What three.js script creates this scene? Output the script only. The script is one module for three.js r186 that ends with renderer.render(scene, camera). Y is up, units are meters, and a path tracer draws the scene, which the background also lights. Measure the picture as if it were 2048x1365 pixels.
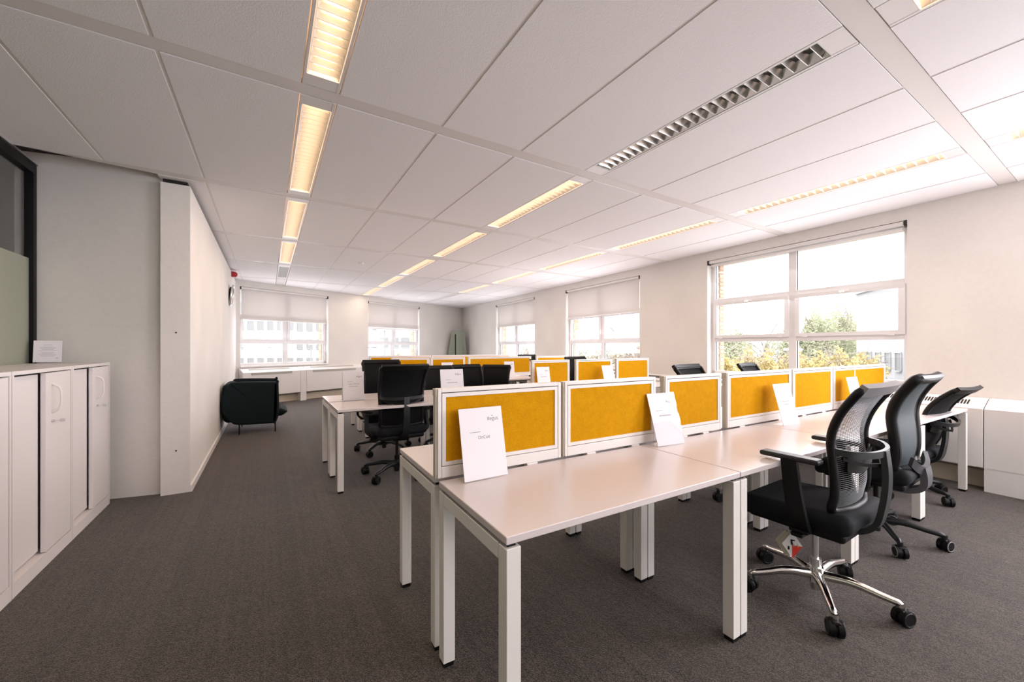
import * as THREE from 'three';
import { RoundedBoxGeometry } from 'three/addons/geometries/RoundedBoxGeometry.js';
import * as BGU from 'three/addons/utils/BufferGeometryUtils.js';
import { RectAreaLightUniformsLib } from 'three/addons/lights/RectAreaLightUniformsLib.js';

// ---------------------------------------------------------------- camera, sky, daylight, exposure
// Plan coordinates: x to the right along the desk rows, d into the room; world z = -d.
RectAreaLightUniformsLib.init();
const scene = new THREE.Scene();
const EYE = 1.2898, H = 2.767;                                   // eye height, ceiling height
const FOCAL = 793.44, YAW = 31.6346 * Math.PI / 180;
const camera = new THREE.PerspectiveCamera(2 * Math.atan(1365 / 2 / FOCAL) * 180 / Math.PI, 2048 / 1365, 0.05, 400);
camera.position.set(0, EYE, 0);
camera.rotation.set(0, -YAW, 0);
camera.setViewOffset(2048, 1365, 0, -12.7, 2048, 1365);
scene.background = new THREE.Color().setRGB(1.0, 0.97, 1.0);  // even white overcast sky
scene.backgroundIntensity = 5.0;
const DAY = new THREE.Color().setRGB(1.0, 0.955, 1.03);
const DAYLIGHT = 7.5;                                             // skylight entering at the window openings
const LAMP = new THREE.Color().setRGB(1.0, 0.77, 0.58);
const LAMPLIGHT = 8;
const renderer = new THREE.WebGLRenderer({ antialias: true });
renderer.toneMapping = THREE.LinearToneMapping;
renderer.toneMappingExposure = 1.27;
renderer.shadowMap.enabled = true;

// ---------------------------------------------------------------- helpers
let seed = 20240611;
const rnd = () => { seed = (seed * 1664525 + 1013904223) >>> 0; return seed / 4294967296; };
const rr = (a, b) => a + (b - a) * rnd();
const used = {};
function numbered(n) { const k = used[n] = (used[n] ?? -1) + 1; return k ? `${n}_${String(k).padStart(3, '0')}` : n; }
function M(r, g, b, rough = 0.6, extra = {}) {
  const m = new THREE.MeshPhysicalMaterial({ roughness: rough, metalness: 0, ...extra });
  m.color.setRGB(r, g, b); return m;
}
function uvMetres(g) {                                            // planar uv in metres by the way a face points
  g = g.index ? g.toNonIndexed() : g;
  const p = g.attributes.position, n = g.attributes.normal, uv = new Float32Array(p.count * 2);
  for (let i = 0; i < p.count; i++) {
    const ax = Math.abs(n.getX(i)), ay = Math.abs(n.getY(i)), az = Math.abs(n.getZ(i));
    if (ay >= ax && ay >= az) { uv[2 * i] = p.getX(i); uv[2 * i + 1] = p.getZ(i); }
    else if (ax >= az) { uv[2 * i] = p.getZ(i); uv[2 * i + 1] = p.getY(i); }
    else { uv[2 * i] = p.getX(i); uv[2 * i + 1] = p.getY(i); }
  }
  g.setAttribute('uv', new THREE.BufferAttribute(uv, 2)); return g;
}
const cache = new Map();
const cached = (k, f) => { if (!cache.has(k)) cache.set(k, f()); return cache.get(k); };
function bx(w, h, d, x = 0, y = 0, z = 0, r = 0) {                // box by its centre
  const g = r ? new RoundedBoxGeometry(w, h, d, 2, r) : new THREE.BoxGeometry(w, h, d);
  g.translate(x, y, z); return g;
}
const span = (x0, x1, y0, y1, z0, z1, r = 0) => bx(x1 - x0, y1 - y0, z1 - z0, (x0 + x1) / 2, (y0 + y1) / 2, (z0 + z1) / 2, r);
const cyl = (r0, r1, h, x = 0, y = 0, z = 0, n = 20) => { const g = new THREE.CylinderGeometry(r0, r1, h, n); g.translate(x, y, z); return g; };
function merge(list) {
  const a = list.map(g => { g = g.index ? g.toNonIndexed() : g.clone(); for (const k of Object.keys(g.attributes)) if (!['position', 'normal', 'uv'].includes(k)) g.deleteAttribute(k); return g; });
  return a.length === 1 ? a[0] : BGU.mergeGeometries(a);
}
function obj(name, geo, mat, parent) {
  const m = new THREE.Mesh(Array.isArray(geo) ? merge(geo) : geo, mat);
  m.name = parent ? name : numbered(name); m.castShadow = m.receiveShadow = true; (parent ?? scene).add(m); return m;
}
function group(name, x = 0, y = 0, d = 0, turn = 0) {
  const g = new THREE.Group(); g.name = numbered(name); g.position.set(x, y, -d); g.rotation.y = turn; scene.add(g); return g;
}
function tag(o, label, category, grp) { o.userData = { label, category, ...(grp ? { group: grp } : {}) }; return o; }
function structure(o) { o.userData.kind = 'structure'; return o; }
function slab(points, y0, y1) {                                   // plan polygon (x, d) between two heights
  const s = new THREE.Shape(points.map(p => new THREE.Vector2(p[0], p[1])));
  const g = new THREE.ExtrudeGeometry(s, { depth: y1 - y0, bevelEnabled: false }); g.rotateX(-Math.PI / 2); g.translate(0, y0, 0); return g;
}
function prism(points, z0, z1, bevel = 0) {                       // outline (x, y) between two z
  const s = new THREE.Shape(points.map(p => new THREE.Vector2(p[0], p[1])));
  const g = new THREE.ExtrudeGeometry(s, { depth: z1 - z0 - 2 * bevel, bevelEnabled: bevel > 0, bevelSize: bevel, bevelThickness: bevel, bevelSegments: 3, bevelOffset: -bevel, curveSegments: 8 });
  g.translate(0, 0, z0 + bevel); return g;
}
const v3 = p => new THREE.Vector3(...p);
const curve = (pts, closed = false) => new THREE.CatmullRomCurve3(pts.map(v3), closed, 'centripetal');
const tube = (pts, r, n = 24, m = 8, closed = false) => new THREE.TubeGeometry(curve(pts, closed), n, r, m, closed);
function band(pts, wide, w, t, n = 16) {                          // flat bar w wide along `wide`, t thick, along a curve; w may be a function of 0..1
  const c = curve(pts), up = v3(wide).normalize(), pos = [], idx = [];
  for (let i = 0; i <= n; i++) {
    const u = i / n, p = c.getPoint(u), tan = c.getTangent(u), nor = new THREE.Vector3().crossVectors(tan, up).normalize();
    const ww = (typeof w === 'function' ? w(u) : w) / 2, tt = t / 2;
    for (const [a, b] of [[-1, -1], [1, -1], [1, 1], [-1, 1]]) { const q = p.clone().addScaledVector(up, a * ww).addScaledVector(nor, b * tt); pos.push(q.x, q.y, q.z); }
  }
  for (let i = 0; i < n; i++) for (let k = 0; k < 4; k++) { const a = i * 4 + k, b = i * 4 + (k + 1) % 4; idx.push(a, b, a + 4, b, b + 4, a + 4); }
  idx.push(0, 2, 1, 0, 3, 2); const e = n * 4; idx.push(e, e + 1, e + 2, e, e + 2, e + 3);
  let g = new THREE.BufferGeometry(); g.setAttribute('position', new THREE.Float32BufferAttribute(pos, 3)); g.setIndex(idx); g.computeVertexNormals();
  g = BGU.toCreasedNormals(g, 0.7); g.setAttribute('uv', new THREE.Float32BufferAttribute(new Float32Array(g.attributes.position.count * 2), 2)); return g;
}
function taper(pts, r, n = 14, m = 12, sx = 1) {                    // round bar whose radius r(0..1) changes along a curve, closed at both ends
  const g = new THREE.TubeGeometry(curve(pts), n, 1, m, false), p = g.attributes.position, c = curve(pts), q = new THREE.Vector3();
  for (let i = 0; i <= n; i++) { const o = c.getPointAt(i / n), k = r(i / n); for (let j = 0; j <= m; j++) { const a = i * (m + 1) + j; q.fromBufferAttribute(p, a).sub(o); p.setXYZ(a, o.x + q.x * k, o.y + q.y * k, o.z + q.z * k * sx); } }
  g.computeVertexNormals(); return g;
}
function dataTex(n, f, srgb = true, size = 1) {                   // f(i, j) -> [r, g, b] 0..1 in the texture's own space
  const a = new Uint8Array(n * n * 4);
  for (let j = 0; j < n; j++) for (let i = 0; i < n; i++) { const c = f(i, j), k = 4 * (j * n + i); for (let q = 0; q < 3; q++) a[k + q] = Math.max(0, Math.min(255, c[q] * 255)); a[k + 3] = 255; }
  const t = new THREE.DataTexture(a, n, n); t.wrapS = t.wrapT = THREE.RepeatWrapping; t.magFilter = THREE.LinearFilter; t.minFilter = THREE.LinearMipmapLinearFilter; t.generateMipmaps = true;
  if (srgb) t.colorSpace = THREE.SRGBColorSpace; t.repeat.set(1 / size, 1 / size); t.needsUpdate = true; return t;
}
function tileNoise(n, cell) {                                     // smooth noise that repeats after n pixels
  const k = Math.max(1, Math.round(n / cell)), g = Array.from({ length: k * k }, rnd);
  return (i, j) => { const x = i / n * k, y = j / n * k, a = Math.floor(x), b = Math.floor(y), s = t => t * t * (3 - 2 * t), u = s(x - a), w = s(y - b); const q = (p, r) => g[(r % k) * k + p % k]; return (q(a, b) * (1 - u) + q(a + 1, b) * u) * (1 - w) + (q(a, b + 1) * (1 - u) + q(a + 1, b + 1) * u) * w; };
}

// ---------------------------------------------------------------- materials
const NC = 1024, carpetCoarse = tileNoise(NC, 190), stripe = Array.from({ length: 64 }, rnd), dash = Array.from({ length: 64 * 40 }, rnd), tuftA = Array.from({ length: 65536 }, rnd), tuftB = Array.from({ length: 262144 }, rnd);
const carpetVal = Array.from({ length: NC * NC }, (_, k) => {
  const i = k % NC, j = (k / NC) | 0, col = (i / 16) | 0, row = (j / 25.6) | 0, tuft = tuftA[((j >> 2) & 255) * 256 + ((i >> 2) & 255)], loop = tuftB[((j >> 1) & 511) * 512 + ((i >> 1) & 511)];
  const dsh = dash[col * 40 + row % 40];
  return 0.60 + 0.30 * (rnd() - 0.5) + 0.55 * (tuft * tuft - 0.33) + 0.40 * (loop - 0.5) + 0.12 * (stripe[col] - 0.5) + 0.09 * (dsh > 0.72 ? 1 : 0) + 0.08 * (carpetCoarse(i, j) - 0.5);
});
const carpetMap = dataTex(NC, (i, j) => { const v = carpetVal[j * NC + i]; return [0.39 * v, 0.345 * v, 0.305 * v]; }, true, 0.9);
const carpetBump = dataTex(NC, (i, j) => { const v = carpetVal[j * NC + i]; return [v, v, v]; }, false, 0.9);
const wallN = tileNoise(512, 5), wallN2 = tileNoise(512, 90);
const wallBump = dataTex(512, (i, j) => { const v = 0.5 + 0.5 * (wallN(i, j) - 0.5); return [v, v, v]; }, false, 0.5);
const wallMap = dataTex(512, (i, j) => { const v = 0.90 + 0.03 * (wallN2(i, j) - 0.5) + 0.012 * (wallN(i, j) - 0.5); return [v, v * 0.985, v * 0.965]; }, true, 2.3);
const feltN = tileNoise(512, 3), feltN2 = tileNoise(512, 40);
const feltMap = dataTex(512, (i, j) => { const v = 0.97 + 0.16 * (feltN(i, j) - 0.5) + 0.07 * (rnd() - 0.5) + 0.05 * (feltN2(i, j) - 0.5); return [0.81 * v, 0.575 * v, 0.02 * v]; }, true, 0.3);
const fabN = tileNoise(256, 2);
const fabricBump = dataTex(256, (i, j) => { const v = 0.5 + 0.5 * (fabN(i, j) - 0.5) + 0.15 * ((i + j) % 4 < 2 ? 1 : -1); return [v, v, v]; }, false, 0.12);
const mt = {
  carpet: M(1, 1, 1, 0.8, { sheen: 0.75, sheenRoughness: 0.45, sheenColor: new THREE.Color().setRGB(0.85, 0.80, 0.80), map: carpetMap, bumpMap: carpetBump, bumpScale: 0.004 }),
  wall: M(1, 1, 1, 0.85, { map: wallMap, bumpMap: wallBump, bumpScale: 0.0006 }),
  panel: M(0.89, 0.87, 0.875, 0.9, { bumpMap: wallBump, bumpScale: 0.0008 }),
  bandStrip: M(0.77, 0.735, 0.71, 0.55),
  white: M(0.80, 0.775, 0.76, 0.4),
  upvc: M(0.80, 0.79, 0.80, 0.3),
  desktop: M(0.66, 0.60, 0.595, 0.28, { clearcoat: 0.25, clearcoatRoughness: 0.25 }),
  deskEdge: M(0.78, 0.72, 0.69, 0.45),
  leg: M(0.76, 0.73, 0.69, 0.42),
  black: M(0.004, 0.004, 0.0045, 0.5, { specularIntensity: 0.5 }),
  blackSoft: M(0.010, 0.011, 0.013, 0.8, { bumpMap: fabricBump, bumpScale: 0.0008 }),
  navy: M(0.003, 0.0045, 0.007, 0.75, { bumpMap: fabricBump, bumpScale: 0.001, specularIntensity: 0.6 }),
  greyPlastic: M(0.22, 0.22, 0.23, 0.35),
  charcoal: M(0.012, 0.014, 0.016, 0.38, { specularIntensity: 0.8 }),
  meshDark: M(0.06, 0.066, 0.07, 0.6),
  meshBlack: M(0.0035, 0.004, 0.0045, 0.8, { specularIntensity: 0.35 }),
  tealMesh: M(0.018, 0.032, 0.038, 0.6),
  chrome: M(0.82, 0.80, 0.78, 0.12, { metalness: 1 }),
  alu: M(0.72, 0.72, 0.71, 0.3, { metalness: 1 }),
  louvre: M(0.84, 0.84, 0.83, 0.22, { metalness: 1 }),
  felt: M(1, 1, 1, 0.95, { map: feltMap, specularIntensity: 0.3 }),
  screenFrame: M(0.80, 0.765, 0.745, 0.38),
  screenEdge: M(0.52, 0.47, 0.38, 0.4),
  gap: M(0.02, 0.018, 0.016, 0.9),
  paper: M(0.86, 0.84, 0.85, 0.6),
  acrylic: M(1, 1, 1, 0.03, { transmission: 1, thickness: 0, ior: 1.49 }),
  glass: M(0.97, 0.985, 0.98, 0.0, { transmission: 1, thickness: 0, ior: 1.5 }),
  frosted: M(0.62, 0.66, 0.53, 0.55, { transmission: 0.55, thickness: 0, ior: 1.45 }),
  blind: M(0.80, 0.77, 0.755, 0.95, { transmission: 0.38, thickness: 0 }),
  teal: M(0.004, 0.010, 0.012, 0.85, { bumpMap: fabricBump, bumpScale: 0.001, specularIntensity: 0.5 }),
  beigeBase: M(0.70, 0.60, 0.47, 0.5),
  cupboard: M(0.78, 0.74, 0.735, 0.38),
  red: M(0.42, 0.012, 0.015, 0.3),
  ventGrey: M(0.42, 0.41, 0.37, 0.5),
  brick: [M(0.62, 0.40, 0.29, 0.9), M(0.68, 0.46, 0.34, 0.9), M(0.57, 0.36, 0.26, 0.9)],
  mortar: M(0.55, 0.50, 0.45, 0.95),
  lampOn: M(1, 1, 1, 0.5, { emissive: new THREE.Color().setRGB(1.0, 0.57, 0.28), emissiveIntensity: 0.95 }),
  tubeOn: M(1, 1, 1, 0.5, { emissive: new THREE.Color().setRGB(1.0, 0.80, 0.52), emissiveIntensity: 2.4 }),
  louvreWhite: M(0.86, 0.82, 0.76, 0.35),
  tubeOff: M(0.75, 0.75, 0.72, 0.3),
  reflectorOff: M(0.62, 0.63, 0.60, 0.35),
};

// ---------------------------------------------------------------- room shell
const WX = d => 5.68 + (d - 0.6) * 0.04697;                       // window wall
const FARD = x => 10.5 + (x + 0.57) * 0.48035;                    // angled far wall
structure(obj('floor', uvMetres(slab([[-3.6, -3.3], [WX(-3.3) + 0.3, -3.3], [6.62, 14.1], [-0.85, 10.75], [-3.6, 10.75]], -0.12, 0)), mt.carpet));
const WT = 0.34;
function windowWall(name, x, d, turn, length, openings) {          // inner face at local z = 0, outward +z, runs along local +x
  const g = group(name, x, 0, d, turn); structure(g);
  const sill = 0.87, head = 2.63, top = H + 0.3, inner = [], outer = [];
  let at = 0;
  for (const [a, b] of openings) {
    for (const [L, z0, z1, e] of [[inner, 0, 0.2, 0], [outer, 0.2, WT, 0.05]]) {
      if (a - at > 0.01) L.push(span(at === 0 ? 0 : at - e, a + e, -0.12, top, z0, z1));
      L.push(span(a + e, b - e, -0.12, sill, z0, z1), span(a + e, b - e, head - e, top, z0, z1));
    }
    at = b;
  }
  inner.push(span(at, length, -0.12, top, 0, 0.2)); outer.push(span(at - 0.05, length, -0.12, top, 0.2, WT));
  obj('plaster', uvMetres(merge(inner)), mt.wall, g); obj('outer_leaf', merge(outer), mt.mortar, g);
  return g;
}
const TW = Math.atan2(0.9989, 0.04692), WL = 16.95;                // window wall: from d = -3.1 into the far corner
const wOrigin = [WX(-3.1), -3.1], sOf = d => (d + 3.1) / 0.9989;
const wOpen = [[-2.28, 0.01], [1.37, 3.66], [5.03, 7.31], [8.69, 10.97]].map(([a, b]) => [sOf(a), sOf(b)]);
const wallRight = windowWall('wall_right', wOrigin[0], wOrigin[1], TW, WL, wOpen);
const TF = Math.atan2(-3.3, -6.87), FL = 7.62;
const fOpen = [[FL - 5.40, FL - 3.38], [FL - 2.14, FL - 0.06]];
const wallFar = windowWall('wall_far', 6.3, 13.8, TF, FL + 0.3, fOpen);
const nOpen = [[5.2, 7.49]];                         // behind the camera
const wallFront = windowWall('wall_front', -3.6, -3.0, 0, 9.3, nOpen);
for (const [wall, open] of [[wallRight, wOpen], [wallFar, fOpen]])  // bricks of the outer jambs, seen through the panes
  for (const [a, b] of open) for (const [s0, s1] of [[a + 0.02, a + 0.056], [b - 0.056, b - 0.02]])
    for (let k = 0; k < 28; k++) obj('brick', cached('brick' + (k % 2), () => bx(0.05, 0.052, k % 2 ? 0.10 : 0.12)), mt.brick[(k * 7 + (s0 * 10 | 0)) % 3], wall).position.set((s0 + s1) / 2, 0.91 + k * 0.0625, 0.275);
const wl = group('wall_left', 0, 0, 0); structure(wl);             // long white wall with a shadow gap under the ceiling
obj('plaster', uvMetres(span(-0.79, -0.588, -0.05, H - 0.04, -10.75, -4.52)), mt.wall, wl);
obj('shadow_gap', span(-0.78, -0.61, H - 0.04, H + 0.2, -10.75, -4.55), mt.gap, wl);
obj('screw_head', [cyl(0.006, 0.006, 0.006).rotateX(Math.PI / 2).translate(-0.685, 1.42, -4.518), cyl(0.006, 0.006, 0.006).rotateX(Math.PI / 2).translate(-0.685, 0.38, -4.518)], mt.gap, wl);
structure(obj('wall_alcove', uvMetres(slab([[-0.77, 4.585], [-0.77, 4.9], [-1.72, 5.06], [-1.72, 4.775]], -0.05, H + 0.1)), mt.wall));
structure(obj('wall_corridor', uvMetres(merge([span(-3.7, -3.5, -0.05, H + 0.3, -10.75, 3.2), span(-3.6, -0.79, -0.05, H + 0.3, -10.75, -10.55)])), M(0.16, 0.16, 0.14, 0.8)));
structure(obj('baseboard_left', span(-0.588, -0.574, 0, 0.06, -10.48, -4.52), mt.white));
// dark framed glass partition behind the cupboards, its lower part frosted
const part = group('window_partition', -1.62, 0, 0); structure(part);
{
  const z0 = -4.76, z1 = 3.0, f = [span(-0.03, 0.03, H - 0.085, H - 0.012, z0, z1), span(-0.03, 0.03, 0, 0.05, z0, z1)];
  for (const z of [-4.73, -3.3, -1.9, -0.5, 0.9, 2.97]) f.push(span(-0.03, 0.03, 0.05, H - 0.085, z - 0.032, z + 0.032));
  obj('frame', f, mt.black, part);
  obj('head_trim', span(-0.02, 0.045, H - 0.012, H, z0 - 0.02, z1), mt.alu, part);
  const posts = [-4.73, -3.3, -1.9, -0.5, 0.9, 2.97];
  for (let i = 0; i < 5; i++) {
    obj('pane', span(-0.004, 0.004, 2.0, H - 0.085, posts[i] + 0.032, posts[i + 1] - 0.032), mt.glass, part);
    obj('frosted_pane', span(-0.004, 0.004, 0.05, 2.0, posts[i] + 0.032, posts[i + 1] - 0.032), mt.frosted, part);
  }
}

// ---------------------------------------------------------------- ceiling: wide bands, panels, light slots
const ceiling = group('ceiling'); structure(ceiling);
const XS = -1.93 + 0.0016, PER = 2.09, SLOT = 0.197, BAND = i => 0.70 + 1.857 * i, BW = 0.052;
obj('slab', slab([[-3.6, -3.3], [WX(-3.3) + 0.2, -3.3], [6.5, 14.0], [-0.85, 10.75], [-3.6, 10.75]], H + 0.16, H + 0.3), mt.panel, ceiling);
const roomPlanes = [[(x, d) => WX(d) + 0.02 - x], [(x, d) => FARD(x) + 0.02 - d], [(x, d) => d + 3.02], [(x, d) => d > 4.4 ? x + 0.80 : x + 1.64]].map(a => a[0]);
function clip(poly, f) {
  const out = [];
  poly.forEach((p, i) => { const q = poly[(i + 1) % poly.length], a = f(...p), b = f(...q); if (a >= 0) out.push(p); if ((a >= 0) !== (b >= 0)) { const t = a / (a - b); out.push([p[0] + (q[0] - p[0]) * t, p[1] + (q[1] - p[1]) * t]); } });
  return out;
}
function ceilingPiece(name, x0, x1, d0, d1, y0, y1, mat) {
  let p = [[x0, d0], [x1, d0], [x1, d1], [x0, d1]];
  const whole = roomPlanes.every(f => p.every(c => f(...c) >= 0));
  if (whole) { const m = obj(name, cached(`c${(x1 - x0).toFixed(3)}_${(d1 - d0).toFixed(3)}_${(y1 - y0).toFixed(3)}`, () => uvMetres(bx(x1 - x0, y1 - y0, d1 - d0))), mat, ceiling); m.position.set((x0 + x1) / 2, (y0 + y1) / 2, -(d0 + d1) / 2); return; }
  for (const f of roomPlanes) { p = clip(p, f); if (p.length < 3) return; }
  obj(name, uvMetres(slab(p, y0, y1)), mat, ceiling);
}
for (let i = -2; i <= 7; i++) {
  ceilingPiece('band', -1.64, 6.5, BAND(i) - BW, BAND(i) + BW, H + 0.003, H + 0.03, mt.bandStrip);
  const d0 = BAND(i) + BW + 0.004, d1 = BAND(i + 1) - BW - 0.004;
  for (let k = 0; k < 4; k++) {
    const s = XS + k * PER;
    for (let j = 0; j < 3; j++) {
      const w = (PER - SLOT) / 3, x0 = s + SLOT + j * w, g0 = j ? 0.010 : 0.004, g1 = j < 2 ? 0.010 : 0.004;
      ceilingPiece('ceiling_panel', x0 + g0, x0 + w - g1, d0, d1, H, H + 0.018, mt.panel);
      if (j) ceilingPiece('cross_tee', x0 - 0.018, x0 + 0.018, d0 - 0.003, d1 + 0.003, H + 0.0035, H + 0.025, mt.bandStrip);
    }
  }
}
// louvred lights in the slots; some slots hold plain plates, one a grille, one light is off
const NB = 24, LEN = 1.857 - 2 * BW - 0.012;
function lightFitting(k, i, on, label, grp) {
  const x = XS + k * PER + SLOT / 2, d = BAND(i) + 1.857 / 2, t = tag(group('ceiling_light', x, H, d), label, 'ceiling light', grp);
  const w = SLOT - 0.006, half = LEN / 2, open = 0.158, lo = half - 0.105;
  obj('frame', cached('lf_frame', () => merge([span(-w / 2, -open / 2, 0.0, 0.02, -half, half), span(open / 2, w / 2, 0.0, 0.02, -half, half)])), mt.white, t);
  for (const e of [-1, 1]) { const p = obj('end_plate', cached('lf_end', () => span(-open / 2, open / 2, 0.001, 0.02, -0.052, 0.052)), mt.white, t); p.position.z = e * (lo + 0.053); }
  obj('reflector', cached('lf_refl', () => merge([span(-open / 2, open / 2, 0.068, 0.074, -lo, lo), span(-open / 2 - 0.004, -open / 2, 0.0, 0.07, -lo, lo), span(open / 2, open / 2 + 0.004, 0.0, 0.07, -lo, lo), span(-open / 2, open / 2, 0.0, 0.07, -lo - 0.004, -lo), span(-open / 2, open / 2, 0.0, 0.07, lo, lo + 0.004)])), on ? mt.lampOn : mt.reflectorOff, t);
  obj('fluorescent_tube', cached('lf_tube', () => cyl(0.008, 0.008, 2 * lo - 0.02, 0, 0, 0, 10).rotateX(Math.PI / 2).translate(0, 0.055, 0)), on ? mt.tubeOn : mt.tubeOff, t);
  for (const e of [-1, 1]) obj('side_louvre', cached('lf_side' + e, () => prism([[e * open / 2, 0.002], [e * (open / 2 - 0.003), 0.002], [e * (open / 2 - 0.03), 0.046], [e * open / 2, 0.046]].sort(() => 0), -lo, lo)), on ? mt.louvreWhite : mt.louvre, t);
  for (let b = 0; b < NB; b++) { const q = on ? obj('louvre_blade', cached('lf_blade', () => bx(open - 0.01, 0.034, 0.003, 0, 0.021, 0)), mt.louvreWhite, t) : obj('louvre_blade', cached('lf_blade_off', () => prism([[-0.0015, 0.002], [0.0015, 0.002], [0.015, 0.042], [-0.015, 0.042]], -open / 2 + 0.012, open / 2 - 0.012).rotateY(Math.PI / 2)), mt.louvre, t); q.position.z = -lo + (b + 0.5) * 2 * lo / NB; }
  if (on) { const l = new THREE.RectAreaLight(LAMP, LAMPLIGHT, open, 2 * lo); l.position.set(0, -0.004, 0); l.rotation.x = -Math.PI / 2; t.add(l); }
}
for (let i = -1; i <= 3; i++) lightFitting(1, i, true, ['farthest', 'fourth', 'third', 'second', 'nearest'][i + 1] + ' lit light from the grey air grille, in its row beside the white wall', 'lit lights beside the long white wall');
lightFitting(2, 0, false, 'unlit louvred light with grey metal blades, the only dark one in the ceiling', '');
for (const i of [-1, 1, 2, 3, 4, 5]) lightFitting(2, i, true, i < 0 ? 'lit light across the wide band from the unlit one, away from the far wall' : ['', 'first', 'second', 'third', 'fourth', 'fifth'][i] + ' lit light from the unlit one, in its row towards the far wall', 'lit lights in line with the unlit one');
for (const i of [-1, 0, 1, 2, 3, 4]) lightFitting(3, i, true, ['sixth', 'fifth', 'fourth', 'third', 'second', 'first'][i + 1] + ' lit light from the far corner, in the row next to the window wall', 'lit lights next to the window wall');
for (const [k, i] of [[1, 5], [3, 5], [3, 6], [1, -2], [2, -2], [3, -2]]) ceilingPiece('blank_plate', XS + k * PER + 0.004, XS + k * PER + SLOT - 0.004, BAND(i) + BW + 0.004, BAND(i + 1) - BW - 0.004, H + 0.004, H + 0.022, mt.white);
{
  const x = XS + PER + SLOT / 2, d = BAND(4) + 0.9, t = tag(group('air_grille', x, H, d), 'grey air grille in the ceiling slot past the last lit light by the white wall', 'air vent');
  obj('frame', [span(-0.095, -0.08, 0, 0.02, -0.86, 0.86), span(0.08, 0.095, 0, 0.02, -0.86, 0.86), span(-0.08, 0.08, 0, 0.02, -0.86, -0.62), span(-0.08, 0.08, 0, 0.02, 0.62, 0.86)], mt.white, t);
  obj('grille_plate', span(-0.08, 0.08, 0.004, 0.02, -0.62, 0.62), mt.ventGrey, t);
  const s = []; for (let i = -3; i <= 3; i++) s.push(span(i * 0.02 - 0.002, i * 0.02 + 0.002, -0.001, 0.006, -0.62, 0.62)); obj('slats', s, mt.ventGrey, t);
}

// ---------------------------------------------------------------- windows, blinds, radiator covers
function windowUnit(name, wall, a, b, blindDrop, share, tilt, low = 0.5, lit = true) {
  const g = new THREE.Group(); g.name = numbered(name); structure(g); g.position.copy(wall.position); g.rotation.copy(wall.rotation); scene.add(g);
  const y0 = 0.87, y1 = 2.63, f0 = 0.11, f1 = 0.18, m = (a + b) / 2, fw = 0.055, t1 = 1.41, t2 = 2.0;
  obj('frame', [span(a, a + fw, y0, y1, f0, f1), span(b - fw, b, y0, y1, f0, f1), span(a, b, y0, y0 + 0.06, f0, f1), span(a, b, y1 - fw, y1, f0, f1)], mt.upvc, g);
  obj('mullion', span(m - 0.048, m + 0.048, y0 + 0.06, y1 - fw, f0, f1, 0.006), mt.upvc, g);
  for (const [c0, c1] of [[a + fw, m - 0.048], [m + 0.048, b - fw]]) {
    for (const t of [t1, t2]) obj('transom', span(c0, c1, t - 0.035, t + 0.035, f0, f1, 0.006), mt.upvc, g);
    const s0 = t1 + 0.022, s1 = t2 - 0.022, k = 0.042, z0 = f0 - 0.022, z1 = f0 + 0.03;
    obj('sash', [span(c0 - 0.012, c0 + k, s0, s1, z0, z1), span(c1 - k, c1 + 0.012, s0, s1, z0, z1), span(c0 + k, c1 - k, s0, s0 + k, z0, z1), span(c0 + k, c1 - k, s1 - k, s1, z0, z1)], mt.upvc, g);
    obj('handle', [bx(0.10, 0.022, 0.012, (c0 + c1) / 2, s1 - 0.02, z0 - 0.006, 0.004), bx(0.05, 0.014, 0.03, (c0 + c1) / 2 + 0.02, s1 - 0.026, z0 - 0.02, 0.005)], mt.white, g);
    obj('hinge', [bx(0.06, 0.012, 0.01, c0 + 0.1, s0 - 0.004, z0 - 0.004), bx(0.06, 0.012, 0.01, c1 - 0.1, s0 - 0.004, z0 - 0.004)], mt.white, g);
    for (const [p0, p1] of [[y0 + 0.06, t1 - 0.035], [t1 + 0.064, t2 - 0.064], [t2 + 0.035, y1 - fw]]) obj('pane', span(c0, c1, p0, p1, 0.142, 0.148), mt.glass, g);
    const gk = []; for (const [p0, p1] of [[y0 + 0.06, t1 - 0.035], [t2 + 0.035, y1 - fw]]) gk.push(span(c0, c0 + 0.006, p0, p1, 0.13, 0.142), span(c1 - 0.006, c1, p0, p1, 0.13, 0.142)); obj('gasket', gk, mt.charcoal, g);
  }
  obj('window_sill', span(a, b, y0 - 0.03, y0 + 0.004, -0.04, 0.11, 0.006), mt.white, g);
  if (lit) { const top = blindDrop ? blindDrop : y1; const n = top > 2.2 ? 4 : 3, sh = (top - y0 - 0.1) / n; for (let i = 0; i < n; i++) { const l = new THREE.RectAreaLight(DAY, DAYLIGHT * share * (y0 + (i + 0.5) * sh > 1.7 ? 1 : 0.95), b - a - 0.1, sh * 0.96); l.position.set(m, y0 + 0.07 + (i + 0.5) * sh, 0.055); l.rotation.x = y0 + (i + 0.5) * sh > 1.7 ? tilt : low; g.add(l); } }
  return g;
}
const wins = wOpen.map(([a, b], i) => windowUnit('window_' + (i + 1), wallRight, a, b, i < 2 ? 0 : 2.0, [1.7, 0.27, 0.62, 0.5][i], [-0.8, -0.6, -0.25, -0.25][i], [0.35, 0.1, 0.3, 0.3][i]));
const fwins = fOpen.map(([a, b], i) => windowUnit('window_' + (i + 5), wallFar, a, b, 2.0, 0.45, -0.2));
nOpen.forEach(([a, b], i) => windowUnit('window_' + (i + 7), wallFront, a, b, 0, 0.5, 0.5, 1.2));
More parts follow.
